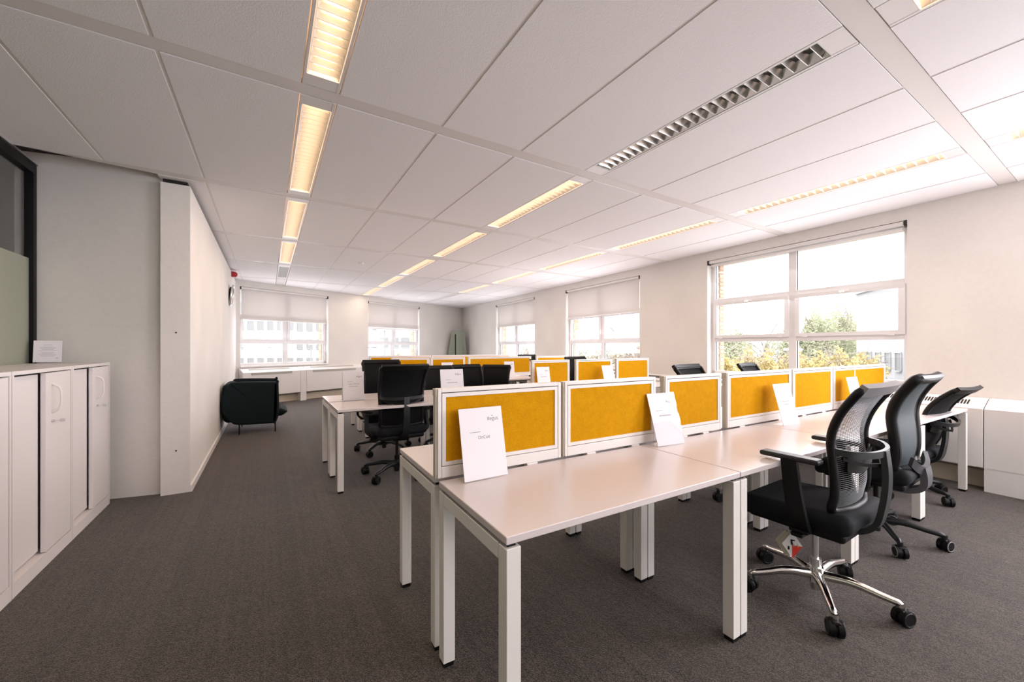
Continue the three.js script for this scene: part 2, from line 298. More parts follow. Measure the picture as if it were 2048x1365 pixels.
function blind(wall, a, b, bottom, label) {
  const t = group('roller_blind', 0, 0, 0); t.position.copy(wall.position); t.rotation.copy(wall.rotation);
  tag(t, label, 'roller blind');
  const z = 0.02;
  obj('roller', cyl(0.024, 0.024, b - a - 0.06, 0, 0, 0, 16).rotateZ(Math.PI / 2).translate((a + b) / 2, 2.604, z), mt.white, t);
  for (const s of [a + 0.012, b - 0.012]) obj('bracket', span(s - 0.010, s + 0.010, 2.565, 2.63, z - 0.03, z + 0.04, 0.003), mt.charcoal, t);
  if (bottom < 2.5) obj('blind_fabric', span(a + 0.04, b - 0.04, bottom, 2.60, z + 0.018, z + 0.020), mt.blind, t);
  obj('bottom_bar', span(a + 0.04, b - 0.04, bottom - 0.022, bottom + 0.008, z + 0.008, z + 0.026, 0.005), mt.white, t);
}
blind(wallRight, ...wOpen[1], 2.555, 'roller blind rolled fully up above the widest clear window');
blind(wallRight, ...wOpen[2], 1.985, 'half lowered cream roller blind on the window next to the wide clear one');
blind(wallRight, ...wOpen[3], 1.93, 'half lowered cream roller blind on the window nearest the leaning green board');
blind(wallFar, ...fOpen[1], 1.93, 'lowered grey roller blind on the far window beside the dark armchair');
blind(wallFar, ...fOpen[0], 1.86, 'lowered grey roller blind on the far window between armchair and corner');
function radiatorCover(wall, a, b, label, slots, leg) {
  const t = group('radiator_cover', 0, 0, 0); t.position.copy(wall.position); t.rotation.copy(wall.rotation); tag(t, label, 'radiator cover', 'radiator covers under the windows');
  const pr = [[-0.005, 0.82], [-0.06, 0.82], [-0.23, 0.735], [-0.235, 0.21], [-0.005, 0.21]];   // (local z, y)
  const g = prism(pr.map(p => [-p[0], p[1]]).reverse(), a + 0.003, b - 0.003, 0.003); g.rotateY(-Math.PI / 2); g.scale(-1, 1, 1);
  const ix = g.index; if (!ix) { const p = g.attributes.position.array, n = g.attributes.normal.array; for (let i = 0; i < p.length; i += 9) for (let c = 0; c < 3; c++) { [p[i + 3 + c], p[i + 6 + c]] = [p[i + 6 + c], p[i + 3 + c]]; [n[i + 3 + c], n[i + 6 + c]] = [n[i + 6 + c], n[i + 3 + c]]; } }
  const q = g.attributes.position; let mn = 1e9, mx = -1e9, zx = -1e9; for (let i = 0; i < q.count; i++) { mn = Math.min(mn, q.getX(i)); mx = Math.max(mx, q.getX(i)); zx = Math.max(zx, q.getZ(i)); }
  if (mx < 0) g.translate(a + 0.003 - mn, 0, 0);
  if (zx > 0.1) { g.scale(1, 1, -1); const p = g.attributes.position.array; for (let i = 0; i < p.length; i += 9) for (let c = 0; c < 3; c++) [p[i + 3 + c], p[i + 6 + c]] = [p[i + 6 + c], p[i + 3 + c]]; g.deleteAttribute('normal'); g.computeVertexNormals(); }
  obj('casing', g, mt.white, t);
  if (leg) obj('leg_panel', span(a + 0.004, b - 0.004, 0.0, 0.21, -0.232, -0.01), mt.white, t);
  if (slots === 'slits') {
    const [s0, s1] = [a + 0.1, b - 0.1], n = Math.round((s1 - s0) / 0.02), list = [];
    for (let i = 0; i < n; i++) { const e = bx(0.010, 0.003, 0.075, 0, 0, 0); e.rotateX(-Math.atan2(0.085, 0.17)); e.translate(s0 + (i + 0.5) * (s1 - s0) / n, 0.783, -0.1375); list.push(e); }
    obj('grille_slits', list, mt.gap, t);
  } else if (slots === 'rows') for (const [y, z, tilt] of [[0.792, -0.118, 1], [0.70, -0.2352, 0]]) {
    const e = bx(b - a - 0.36, tilt ? 0.003 : 0.05, tilt ? 0.055 : 0.003); if (tilt) e.rotateX(-Math.atan2(0.085, 0.17)); e.translate((a + b) / 2 + 0.02, y, z); obj('grille', e, mt.ventGrey, t);
  }
}
radiatorCover(wallRight, sOf(0.80), sOf(2.2), 'white radiator cover with a slotted top behind the reclined black chair', 'slits');
radiatorCover(wallRight, sOf(0.57), sOf(0.80), 'narrow white cover panel reaching down to the floor beside the slotted one', '', true);
radiatorCover(wallRight, sOf(-1.6), sOf(0.57), 'white radiator cover running on past the narrow floor-length panel', '');
for (const [a, b] of [[2.2, 3.8], [3.8, 5.4], [5.4, 7.0], [7.0, 8.6], [8.6, 10.2], [10.2, 11.8]]) radiatorCover(wallRight, sOf(a), sOf(b), 'white radiator cover with slotted top behind the yellow screens by the windows', 'slits');
const fs = s => FL - s;
radiatorCover(wallFar, fs(1.27), fs(0.02), 'white radiator cover with two grey grilles right behind the dark armchair', 'rows');
radiatorCover(wallFar, fs(1.42), fs(1.27), 'short white cover piece reaching the floor between two far radiator covers', '', true);
radiatorCover(wallFar, fs(3.0), fs(1.42), 'white radiator cover with two grey grilles under the pier by the desk sign', 'rows');
radiatorCover(wallFar, fs(5.0), fs(3.0), 'white radiator cover under the farther far window behind the screens', 'rows');
for (const [wall, a, b, n] of [[wallRight, sOf(-2.9), sOf(13.2), 'trim_1'], [wallFar, 0.2, FL, 'trim_2']]) {
  const g = group(n, 0, 0, 0); structure(g); g.position.copy(wall.position); g.rotation.copy(wall.rotation);
  obj('pipe_casing', [span(a, b, 0, 0.145, -0.06, 0), span(a, b, 0.145, 0.155, -0.066, 0)], mt.beigeBase, g);
}

// ---------------------------------------------------------------- desks
const DT = 0.74;
function desk(x, d, w, dep, turn, label, grp) {                   // origin: front left corner on the floor, local -z runs into the room
  const t = tag(group('desk', x, 0, d, turn), label, 'desk', grp);
  const lw = 0.05;
  obj('tabletop', cached(`top${w}_${dep}`, () => bx(w - 0.004, 0.025, dep, w / 2, DT - 0.0125, -dep / 2, 0.0035)), mt.desktop, t);
  for (const xx of [0.003, w - 0.003 - lw]) {
    const r = obj('side_rail', cached(`rail${dep}`, () => span(0, lw, 0.655, 0.703, -dep + lw + 0.002, -lw - 0.002, 0.002)), mt.leg, t); r.position.x = xx;
    for (const zz of [0, -dep + lw]) {
      const l = obj('leg', cached('leg', () => span(0, lw, 0.018, 0.703, -lw, 0, 0.003)), mt.leg, t); l.position.set(xx, 0, zz);
      const f = obj('foot', cached('foot', () => span(0.004, lw - 0.004, 0, 0.018, -lw + 0.004, -0.004)), mt.black, t); f.position.set(xx, 0, zz);
      const c = obj('spacer', cached('spacer', () => span(0.012, lw - 0.012, 0.703, 0.715, -lw + 0.012, -0.012)), mt.black, t); c.position.set(xx, 0, zz);
    }
  }
  obj('crossbar', cached(`cross${w}_${dep}`, () => span(lw, w - lw, 0.662, 0.700, -dep * 0.62, -dep * 0.62 + 0.03)), mt.leg, t);
  return t;
}
const T1 = -1.2 * Math.PI / 180;
const along = (x, d, t, s, n = 0) => [x + s * Math.cos(t) - n * Math.sin(t), d + s * Math.sin(t) + n * Math.cos(t)];
const B1 = [0.585, 0.985], DW = 1.19;
const b1Labels = [
  ['white desk at the bench end, with the OnCue sign standing on it', 'white desk behind the first yellow screen, back to back with the OnCue desk'],
  ['white desk with the glare-covered sign and the chrome-base chair pulled up', 'white desk behind the screens, back to back with the chrome-base chair desk'],
  ['white desk at which the tall glossy-backed black chair stands', 'white desk behind the screens, back to back with the glossy-backed chair desk'],
  ['white desk beside the slotted radiator cover, reclined black chair at it', 'white desk behind the screens under the wide clear window']];
for (let i = 0; i < 4; i++) {
  desk(...along(...B1, T1, i * DW), DW, 0.56, T1, b1Labels[i][0], 'desks of the first bench');
  desk(...along(...B1, T1, i * DW, 0.615), DW, 0.56, T1, b1Labels[i][1], 'desks of the first bench');
}
const B2 = [0.52, 3.76];
for (let i = 0; i < 4; i++) {
  desk(B2[0] + i * DW, B2[1], DW, 0.555, 0, i ? ['', 'white near-side desk of the second bench with the large sign on it', 'white near-side desk of the second bench with a sign before the first screen', 'white near-side desk at the window end of the second bench'][i] : 'white end desk of the second bench, with the double-sided sign on it', 'desks of the second bench');
  desk(B2[0] + i * DW, B2[1] + 0.60, DW, 0.555, 0, ['white far-side desk back to back with the double-sided sign desk', 'white far-side desk of the second bench, black chairs behind the large sign at it', 'white far-side desk of the second bench, behind its first yellow screen', 'white far-side desk of the second bench, at its window end'][i], 'desks of the second bench');
}
for (let i = 0; i < 3; i++) {
  desk(1.18 + i * 1.4, 5.86, 1.4, 0.57, 0, ['white near-side desk at the left end of the third bench, behind the chairs', 'white near-side desk of the third bench under its small sign', 'white near-side desk of the third bench with the black desk lamp'][i], 'desks of the third bench');
  desk(1.18 + i * 1.4, 6.46, 1.4, 0.57, 0, ['white far-side desk at the left end of the third bench', 'white far-side desk in the middle of the third bench', 'white far-side desk of the third bench near the windows'][i], 'desks of the third bench');
}
for (let i = 0; i < 3; i++) desk(1.68 + i * 1.2, 7.62, 1.2, 0.57, 0, 'white desk of the farthest bench, mostly behind the third bench screens', 'desks of the farthest bench');

// ---------------------------------------------------------------- yellow desk screens
function deskScreen(x, d, w, turn, label, grp, posts = []) {       // origin: left end on the desk plane, thickness centred on local z = 0
  const t = tag(group('desk_screen', x, DT, d, turn), label, 'desk screen', grp);
  const y0 = 0.006, y1 = 0.378, th = 0.04, p = 0.017, q = 0.016, g = 0.003, in0 = p + g + q, bot = 0.047;
  const k = `scr${w.toFixed(3)}`;
  const post = (s0, s1) => obj('post', span(s0, s1, y0, y1, -th / 2, th / 2, 0.003), mt.screenFrame, t);
  post(0, p); post(w - p, w);
  obj('end_channel', cached('endch', () => merge([span(-0.008, 0, y0, y1 - 0.004, -0.013, 0.013), span(-0.010, -0.002, y1 - 0.03, y1, -0.017, 0.017, 0.003)])), mt.screenEdge, t);
  const ec = obj('end_channel', cached('endch2', () => span(0, 0.006, y0, y1 - 0.004, -0.013, 0.013)), mt.screenEdge, t); ec.position.x = w;
  obj('top_rail', cached(k + 't', () => span(p, w - p, y1 - p, y1, -th / 2, th / 2, 0.003)), mt.screenFrame, t);
  obj('bottom_rail', cached(k + 'b', () => span(p, w - p, y0, y0 + bot, -th / 2, th / 2, 0.003)), mt.screenFrame, t);
  obj('groove_core', cached(k + 'g', () => span(p - 0.002, w - p + 0.002, y0 + bot - 0.002, y1 - p + 0.002, -th / 2 + 0.008, th / 2 - 0.008)), mt.gap, t);
  const a = p + g, b = w - p - g, c = y0 + bot + g, e = y1 - p - g;
  obj('inner_frame', cached(k + 'i', () => merge([span(a, a + q, c, e, -th / 2 + 0.001, th / 2 - 0.001), span(b - q, b, c, e, -th / 2 + 0.001, th / 2 - 0.001), span(a + q, b - q, c, c + q, -th / 2 + 0.001, th / 2 - 0.001), span(a + q, b - q, e - q, e, -th / 2 + 0.001, th / 2 - 0.001)])), mt.screenFrame, t);
  const cuts = [a + q, ...posts.flatMap(s => [s - 0.01, s + 0.01]), b - q];
  for (let i = 0; i < cuts.length; i += 2) obj('fabric_panel', uvMetres(span(cuts[i], cuts[i + 1], c + q, e - q, -th / 2 + 0.006, th / 2 - 0.006)), mt.felt, t);
  for (const s of posts) obj('middle_post', span(s - 0.01, s + 0.01, c + q, e - q, -th / 2 + 0.001, th / 2 - 0.001), mt.screenFrame, t);
  for (const s of [0.17, w - 0.17]) obj('clamp', cached('clamp', () => merge([bx(0.06, 0.012, 0.05, 0, 0.0, 0, 0.003), bx(0.05, 0.05, 0.02, 0, -0.02, 0)])), mt.screenFrame, t).position.x = s;
}
const S1 = along(...B1, T1, 0, 0.5875);
const s1 = [[0.0, 0.635, 'yellow desk screen behind the OnCue sign at the bench end'], [0.66, 1.325, 'yellow desk screen between the OnCue sign and the glare-covered sign'], [1.41, 1.965, 'yellow desk screen just past the glare-covered sign'], [2.035, 2.885, 'widest of the single yellow screens, half hidden by a slim leaning sign', []], [2.91, 3.595, 'yellow desk screen right after the slim leaning sign'], [3.615, 4.79, 'yellow desk screen with a middle post, at the window end of the first bench', [0.44]]];
for (const [a, b, label, posts] of s1) deskScreen(...along(...S1, T1, a), b - a, T1, label, 'yellow screens of the first bench', posts);
for (const [a, b, label] of [[2.975, 3.61, 'yellow desk screen behind a small sign, first on the second bench'], [3.735, 4.44, 'yellow desk screen next to the blank glaring sign on the second bench'], [4.54, 5.27, 'yellow desk screen at the window end of the second bench']]) deskScreen(a, 4.338, b - a, 0, label, 'yellow screens of the second bench');
for (const [a, b, label] of [[1.70, 2.316, 'yellow desk screen on the third bench, left one, behind the black chairs'], [2.351, 2.981, 'yellow desk screen on the third bench, behind a small sign'], [3.05, 4.40, 'longest yellow screen on the third bench, behind black chairs and a sign'], [4.53, 5.30, 'pale-lit yellow screen on the third bench, nearest the windows']]) deskScreen(a, 6.445, b - a, 0, label, 'yellow screens of the third bench');
for (const [a, b, label] of [[1.72, 3.0, 'yellow screen of the farthest bench, its end showing left of the third bench'], [3.02, 5.0, 'yellow screen of the farthest bench, only its white top rail showing']]) deskScreen(a, 8.215, b - a, 0, label, 'yellow screens of the farthest bench');

// ---------------------------------------------------------------- printed signs in clear holders
function signPrint(kind) {
  const c = document.createElement('canvas'); c.width = 424; c.height = 600; const x = c.getContext('2d');
  x.fillStyle = '#e6e3e8'; x.fillRect(0, 0, 424, 600);
  const logo = (u, v, s) => {
    x.fillStyle = '#3c3c40'; x.textAlign = 'left'; x.font = `${s}px sans-serif`; x.fillText('Regus', u, v);
    const w = x.measureText('Regus').width, m = u + w * 0.47; x.strokeStyle = '#3c3c40'; x.lineWidth = s * 0.05; x.lineCap = 'round';
    for (const a of [-0.75, 0, 0.75]) { x.beginPath(); x.moveTo(m + Math.sin(a) * s * 0.06, v - s * 0.86); x.lineTo(m + Math.sin(a) * s * 0.26, v - s * 0.86 - Math.cos(a) * s * 0.2); x.stroke(); }
  };
  if (kind === 'list') {
    x.fillStyle = '#8d8a90'; x.fillRect(150, 120, 130, 8); for (let i = 0; i < 11; i++) if (i !== 5) { const w = 150 + ((i * 97) % 130); x.fillRect(212 - w / 2, 170 + i * 26, w, 5); }
    x.fillRect(330, 480, 40, 12);
  } else {
    logo(270, 118, 42);
    x.fillStyle = '#77757a'; x.fillRect(86, 205, 104, 4);
    x.fillStyle = '#3a3a3e'; x.textAlign = 'center'; x.font = '39px sans-serif';
    if (kind === 'oncue') x.fillText('OnCue', 222, 268);
    else if (kind === 'unity') { x.font = '36px sans-serif'; x.fillStyle = '#8b888e'; x.fillText('Unity software', 212, 268); x.fillText('Rotterdam', 212, 318); }
    else { x.fillStyle = '#a9a6ac'; x.fillRect(118, 258, 190, 14); if (kind === 'two') x.fillRect(150, 302, 130, 14); }
  }
  const t = new THREE.CanvasTexture(c); t.colorSpace = THREE.SRGBColorSpace; t.anisotropy = 8; return t;
}
const prints = {}; const printMat = k => prints[k] ??= M(1, 1, 1, 0.55, { map: signPrint(k) });
function sign(x, y, d, turn, kind, label, opt = {}) {              // stands at its front foot edge, leaning back
  const { w = 0.21, h = 0.297, lean = 12, cover = 0, tent = false } = opt;
  const t = tag(group('sign', x, y, d, turn), label, 'sign', 'tenant signs on the desks');
  const L = -lean * Math.PI / 180;
  const pap = new THREE.PlaneGeometry(w - 0.004, h - 0.004); pap.translate(0, h / 2, 0.0013); pap.rotateX(L); pap.translate(0, 0.002, 0);
  obj('print', pap, printMat(kind), t);
  const bk = bx(w - 0.004, h - 0.004, 0.002, 0, h / 2, 0); bk.rotateX(L); bk.translate(0, 0.002, 0); obj('paper', bk, mt.paper, t);
  if (cover) { const fr = bx(w, h, 0.002, 0, h / 2, 0.0045); fr.rotateX(L); fr.translate(0, 0.002, 0); obj('clear_cover', fr, mt.acrylic, t); }
  if (tent) { const b2 = bx(w, h, 0.002, 0, h / 2, 0); b2.rotateX(-L); b2.translate(0, 0.002, -2 * h * Math.sin(lean * Math.PI / 180) - 0.002); obj('rear_leaf', b2, mt.paper, t); }
  else { const foot = bx(w, 0.003, 0.075, 0, 0.0018, -0.0385); obj('foot', foot, mt.acrylic, t); }
}
sign(0.779, DT, 1.463, 0.02, 'oncue', 'white sign reading OnCue, standing against the end yellow screen');
sign(1.93, DT, 1.425, -0.1, 'one', 'white sign covered in glare, at the joint of the first two desks', { lean: 17, cover: 1 });
sign(3.16, DT, 1.352, -0.07, 'two', 'slim-looking leaning sign with two lines of print, past the glare-covered sign', { lean: 15 });
sign(4.34, DT, 1.335, -0.04, 'one', 'leaning sign half hidden by the chrome-base chair back');
sign(0.757, DT, 4.34, 0, 'unity', 'double-sided sign reading Unity software Rotterdam, on the end desk', { lean: 6, tent: true });
sign(1.655, DT, 3.86, 0, 'one', 'large sign among the black chairs of the second bench', { w: 0.262, h: 0.322, lean: 8 });
sign(2.59, DT, 6.25, 0, 'one', 'small far sign in front of the third bench screens, above the large sign', { lean: 9 });
sign(3.73, DT, 6.12, 0, 'two', 'far sign in front of the longest third bench screen, right of the chairs', { lean: 8 });
sign(3.08, DT, 4.18, 0, 'one', 'sign in front of the first yellow screen of the second bench', { lean: 10 });
sign(4.21, DT, 4.12, -0.05, 'list', 'blank-looking glaring sign between two screens of the second bench', { lean: 16, cover: 1 });
sign(-1.487, 1.168, 4.61, 0.14, 'list', 'white notice with lines of text standing on the cupboard by the glass', { w: 0.155, h: 0.178, lean: 10 });

// ---------------------------------------------------------------- office chairs
const BACK = [[0.535, 0.165], [0.62, 0.178], [0.74, 0.172], [0.86, 0.162], [0.95, 0.182], [1.03, 0.222], [1.095, 0.268]];   // (height, how far behind the axis)
const backCurve = new THREE.CatmullRomCurve3(BACK.map(([y, z]) => new THREE.Vector3(0, y, z)));
function backAt(u, v, half) {                                      // a point of the curved back, u -1..1 across, v 0..1 up
  const p = backCurve.getPoint(v), w = half(v); return [u * w, p.y, p.z - 0.03 * u * u * (1 - 0.3 * v)];
}
function chair(x, d, turn, o, label) {
  const t = tag(group('office_chair', x, 0, d, turn), label, 'office chair', 'black office chairs at the desks');
  const { base = mt.charcoal, style = 'mesh', lower = 0, recline = 0, star = 0, arms = true, drop = 0, mesh = mt.meshBlack, frame = mt.black, topRail = mt.black, gas = mt.black, spine = mt.charcoal } = o;
  // five-spoke base
  for (let k = 0; k < 5; k++) {
    const a = star + k * Math.PI * 2 / 5;
    const s = obj('spoke', cached('spoke', () => merge([taper([[0.02, 0.112, 0], [0.14, 0.122, 0], [0.25, 0.104, 0], [0.318, 0.094, 0], [0.33, 0.092, 0]], u => u > 0.98 ? 0.002 : 0.025 - 0.010 * u, 16, 12, 0.95), cyl(0.015, 0.013, 0.042, 0.322, 0.076, 0, 14)])), base, t); s.rotation.y = a;
    const c = obj('caster', cached('caster', () => merge([cyl(0.037, 0.037, 0.021, 0, 0, 0, 24).rotateX(Math.PI / 2).translate(0, 0.037, 0.0165), cyl(0.037, 0.037, 0.021, 0, 0, 0, 24).rotateX(Math.PI / 2).translate(0, 0.037, -0.0165), cyl(0.028, 0.028, 0.058, 0, 0, 0, 16).rotateX(Math.PI / 2).translate(0, 0.037, 0), bx(0.05, 0.018, 0.036, 0, 0.064, 0, 0.006), cyl(0.008, 0.008, 0.03, 0, 0.075, 0, 8)])), mt.black, t);
    c.position.set(Math.cos(a) * 0.325, 0, -Math.sin(a) * 0.325); c.rotation.y = a * 1.7 + 0.6;
    for (const z of [0.0275, -0.0275]) obj('wheel_rim', cached('rim' + z, () => new THREE.TorusGeometry(0.030, 0.0035, 6, 20).translate(0, 0.037, z)), style === 'shell' ? mt.greyPlastic : mt.charcoal, c);
  }
  obj('hub', cached('hub', () => merge([cyl(0.034, 0.042, 0.075, 0, 0.115, 0), cyl(0.028, 0.024, 0.05, 0, 0.06, 0)])), base, t);
  obj('gas_lift', cached('gas' + lower, () => merge([cyl(0.014, 0.014, 0.26 - lower, 0, 0.27 - lower / 2, 0), cyl(0.025, 0.025, 0.06, 0, 0.165, 0)])), gas, t);
  
  const put = (name, g, m) => { const q = obj(name, g, m, t); q.position.y = -lower; return q; };
  put('mechanism', cached('mech', () => merge([bx(0.16, 0.055, 0.26, 0, 0.395, 0.02, 0.015), bx(0.22, 0.018, 0.018, 0.14, 0.385, -0.05, 0.006), bx(0.16, 0.014, 0.018, -0.16, 0.39, 0.02, 0.006), bx(0.05, 0.02, 0.05, -0.25, 0.39, 0.02, 0.006)])), mt.black);
  put('seat', cached('seat', () => {
    const g = new RoundedBoxGeometry(0.50, 0.10, 0.50, 5, 0.045), p = g.attributes.position;
    for (let i = 0; i < p.count; i++) { const z = p.getZ(i), xx = p.getX(i); p.setY(i, p.getY(i) - (z < -0.1 ? (z + 0.1) ** 2 * 1.3 : 0) - xx * xx * 0.15 + (z > 0.12 ? (z - 0.12) * 0.12 : 0)); }
    g.computeVertexNormals(); g.translate(0, 0.472, -0.03); return g;
  }), mt.navy);
  put('seat_pan', cached('pan', () => bx(0.44, 0.05, 0.42, 0, 0.415, -0.02, 0.02)), mt.black);
  // back, tilted about the seat's rear
  const lean = g => { if (!recline) return g; g = g.clone(); g.translate(0, -0.5, -0.12); g.rotateX(recline); g.translate(0, 0.5, 0.12); return g; };
  const half = style === 'shell' ? v => 0.218 + 0.032 * Math.sin(Math.min(1, v * 1.15) * Math.PI * 0.55) : v => 0.205 + 0.022 * v;
  const edge = []; const E = style === 'shell' ? 0.0 : 0.02;
  for (let v = 0; v <= 1.001; v += 0.125) edge.push(backAt(-1, Math.min(1, v), half));
  for (let u = -0.5; u <= 0.6; u += 0.5) edge.push(backAt(u, 1, half));
  for (let v = 1; v >= -0.001; v -= 0.125) edge.push(backAt(1, Math.max(0, v), half));
  for (let u = 0.5; u >= -0.6; u -= 0.5) { const p = backAt(u, 0, half); edge.push([p[0], p[1] - (style === 'shell' ? 0.05 : 0.012), p[2] + 0.005]); }
  const fr = cached(`bf${style}${recline}`, () => lean(new THREE.TubeGeometry(curve(edge, true), 120, style === 'shell' ? 0.030 : 0.0185, 8, true)));
  put('back_frame', fr, frame);
  if (style === 'mesh' && mesh === mt.meshBlack) put('back_fabric', cached(`bs${recline}`, () => { const g = new THREE.PlaneGeometry(1, 1, 12, 20), p = g.attributes.position; for (let i = 0; i < p.count; i++) { const q = backAt(p.getX(i) * 1.96, p.getY(i) + 0.5, half); p.setXYZ(i, q[0], q[1], q[2]); } g.computeVertexNormals(); const h = g.clone(); h.translate(0, 0, 0.004); return lean(merge([g, h])); }), mesh);
  if (style === 'mesh') {
    if (mesh !== mt.meshBlack) put('back_mesh', cached(`bm${recline}`, () => {
      const list = [], n = 78;
      for (let i = 1; i < n; i++) { const v = i / n, pts = [-1, -0.5, 0, 0.5, 1].map(u => { const p = backAt(u, v, half); p[2] += 0.0; return p; }); list.push(tube(pts, 0.0021, 8, 4)); }
      for (let i = -9; i <= 9; i++) { const pts = []; for (let v = 0; v <= 1.001; v += 0.125) pts.push(backAt(i / 10, Math.min(v, 1), half)); list.push(tube(pts, 0.0007, 16, 3)); }
      return lean(merge(list));
    }), mesh);
    const top = []; for (let u = -1.02; u <= 1.03; u += 0.255) { const p = backAt(u, 1, half); top.push([p[0], p[1] + 0.004, p[2] + 0.006]); }
    put('top_rail', cached(`tr${recline}`, () => lean(band(top, [0, 0.85, 0.53], 0.05, 0.03, 16))), topRail);
    const y = 0.80, z = 0.165;
    put('lumbar_hoop', cached(`lh${recline}`, () => lean(band([[-0.218, y + 0.012, z - 0.02], [-0.19, y + 0.005, z + 0.045], [-0.11, y, z + 0.088], [0, y, z + 0.105], [0.11, y, z + 0.088], [0.19, y + 0.005, z + 0.045], [0.218, y + 0.012, z - 0.02]], [0, 1, 0], 0.03, 0.016, 24))), spine);
    put('lumbar_brace', cached(`lb${recline}`, () => lean(merge([band([[-0.16, y - 0.05, z + 0.012], [0, y - 0.075, z + 0.022], [0.16, y - 0.05, z + 0.012]], [0, 1, 0], 0.075, 0.012, 14), band([[-0.20, y - 0.02, z + 0.01], [-0.1, y - 0.05, z + 0.06], [0, y - 0.06, z + 0.095]], [0, 1, 0], 0.016, 0.01, 10), band([[0.20, y - 0.02, z + 0.01], [0.1, y - 0.05, z + 0.06], [0, y - 0.06, z + 0.095]], [0, 1, 0], 0.016, 0.01, 10)]))), mt.black);
    put('spine', cached('spine', () => band([[0, 0.812, z + 0.105], [0, 0.70, z + 0.115], [0, 0.56, z + 0.105], [0, 0.45, z + 0.075], [0, 0.405, z + 0.01], [0, 0.395, z - 0.10]], [1, 0, 0], u => 0.052 + 0.03 * u, 0.024, 24)), spine);
  } else {
    put('back_shell', cached('bshell', () => {
      const g = new THREE.PlaneGeometry(1, 1, 16, 24), p = g.attributes.position;
      for (let i = 0; i < p.count; i++) { const q = backAt(p.getX(i) * 2 * 0.96, p.getY(i) + 0.5, half); p.setXYZ(i, q[0], q[1], q[2] + 0.0); }
      g.computeVertexNormals(); const h = g.clone(); h.translate(0, 0, 0.004); return merge([g, h]);
    }), mt.tealMesh);
    for (const s of [-1, 1]) put('back_wing', cached('bwing' + s, () => { const pts = []; for (let v = 0.02; v <= 1; v += 0.14) { const p = backAt(s * 0.93, v, half); pts.push([p[0], p[1], p[2] + 0.004]); } return band(pts, [1, 0, 0.25 * s], u => 0.075 - 0.03 * u, 0.02, 20); }), frame);
    put('top_rail', cached('trshell', () => { const top = []; for (let u = -1.02; u <= 1.03; u += 0.255) { const p = backAt(u, 1, half); top.push([p[0], p[1] + 0.004, p[2] + 0.012]); } return band(top, [0, 0.5, 0.85], 0.05, 0.02, 16); }), spine);
    put('spine', cached('spineB', () => merge([band([[-0.15, 0.575, 0.205], [-0.10, 0.53, 0.225], [0, 0.51, 0.235], [0.10, 0.53, 0.225], [0.15, 0.575, 0.205]], [0, 1, 0.25], 0.055, 0.024, 20), band([[0, 0.53, 0.235], [0, 0.46, 0.245], [0, 0.40, 0.235], [0, 0.365, 0.17], [0, 0.37, 0.02]], [1, 0, 0], u => 0.13 - 0.03 * u, 0.035, 20)])), spine);
  }
  if (arms) for (const s of [-1, 1]) {
    const p = put('armrest', cached('arm' + s, () => merge([band([[s * 0.25, 0.415, 0.03], [s * 0.30, 0.47, 0.04], [s * 0.305, 0.60, 0.02], [s * 0.30, 0.756, 0.0]], [0, 0, 1], u => 0.085 - 0.02 * u, 0.024, 14), bx(0.10, 0.02, 0.08, s * 0.23, 0.415, 0.03, 0.006)])), mt.black);
    const pad = obj('arm_pad', cached('pad', () => { const g = new RoundedBoxGeometry(0.085, 0.024, 0.25, 3, 0.011), q = g.attributes.position; for (let i = 0; i < q.count; i++) { const z = q.getZ(i); q.setX(i, q.getX(i) * (1 - 0.25 * Math.abs(z) / 0.125)); } g.computeVertexNormals(); return g; }), mt.charcoal, p); pad.position.set(s * 0.30, 0.766, 0.005); if (drop) { p.scale.y = 1 - drop; p.position.y += 0.415 * drop; }
  }
  return t;
}
const R = Math.PI / 180;
chair(2.43, 0.93, 0.02, { base: mt.chrome, gas: mt.alu, mesh: mt.meshDark, topRail: mt.greyPlastic, spine: M(0.022, 0.027, 0.03, 0.35), star: -4 * R }, 'black mesh-back chair on a polished chrome star base with a hanging tag');
chair(3.56, 1.01, 0.03, { style: 'shell', arms: false, star: 214 * R, spine: M(0.09, 0.09, 0.10, 0.4) }, 'black chair with a tall glossy solid back on a black star base');
chair(4.80, 1.19, -0.1, { lower: 0.09, recline: 15 * R, star: -103 * R, arms: false, spine: mt.charcoal }, 'black mesh chair with its back reclined, near the slotted radiator cover');
chair(1.12, 4.05, 0.06, { star: 144 * R, drop: 0.32 }, 'black chair pulled up to the end desk, its back to the OnCue bench');
chair(1.24, 5.06, Math.PI - 0.1, { star: 196 * R, drop: 0.32 }, 'black chair behind the end desk, facing the double-sided sign');
chair(2.00, 4.98, Math.PI + 0.05, { lower: 0.09, star: 0.4, arms: false }, 'black chair directly behind the large sign');
chair(2.56, 5.22, Math.PI, { lower: 0.095, star: 1.1, arms: false }, 'black chair immediately right of the large sign');
chair(3.02, 5.48, Math.PI - 0.75, { lower: 0.12, star: 0.2, arms: false }, 'black chair turned sideways, right-hand one of the three behind the large sign');
chair(5.02, 7.25, Math.PI, { star: 0.3, drop: 0.32 }, 'black chair on the far side of the third bench, its top rail above the screen');
chair(4.62, 5.12, Math.PI, { star: 0.9, drop: 0.32 }, 'black chair on the far side of the second bench, its top above the screen');
chair(5.10, 2.42, Math.PI + 0.1, { lower: 0.03, star: 0.6, arms: false }, 'black chair under the wide clear window, its top above the first bench screens');
chair(3.47, 2.12, Math.PI + 0.1, { star: 176 * R, drop: 0.32 }, 'black chair on the far side of the first bench, only its caster and spoke showing');
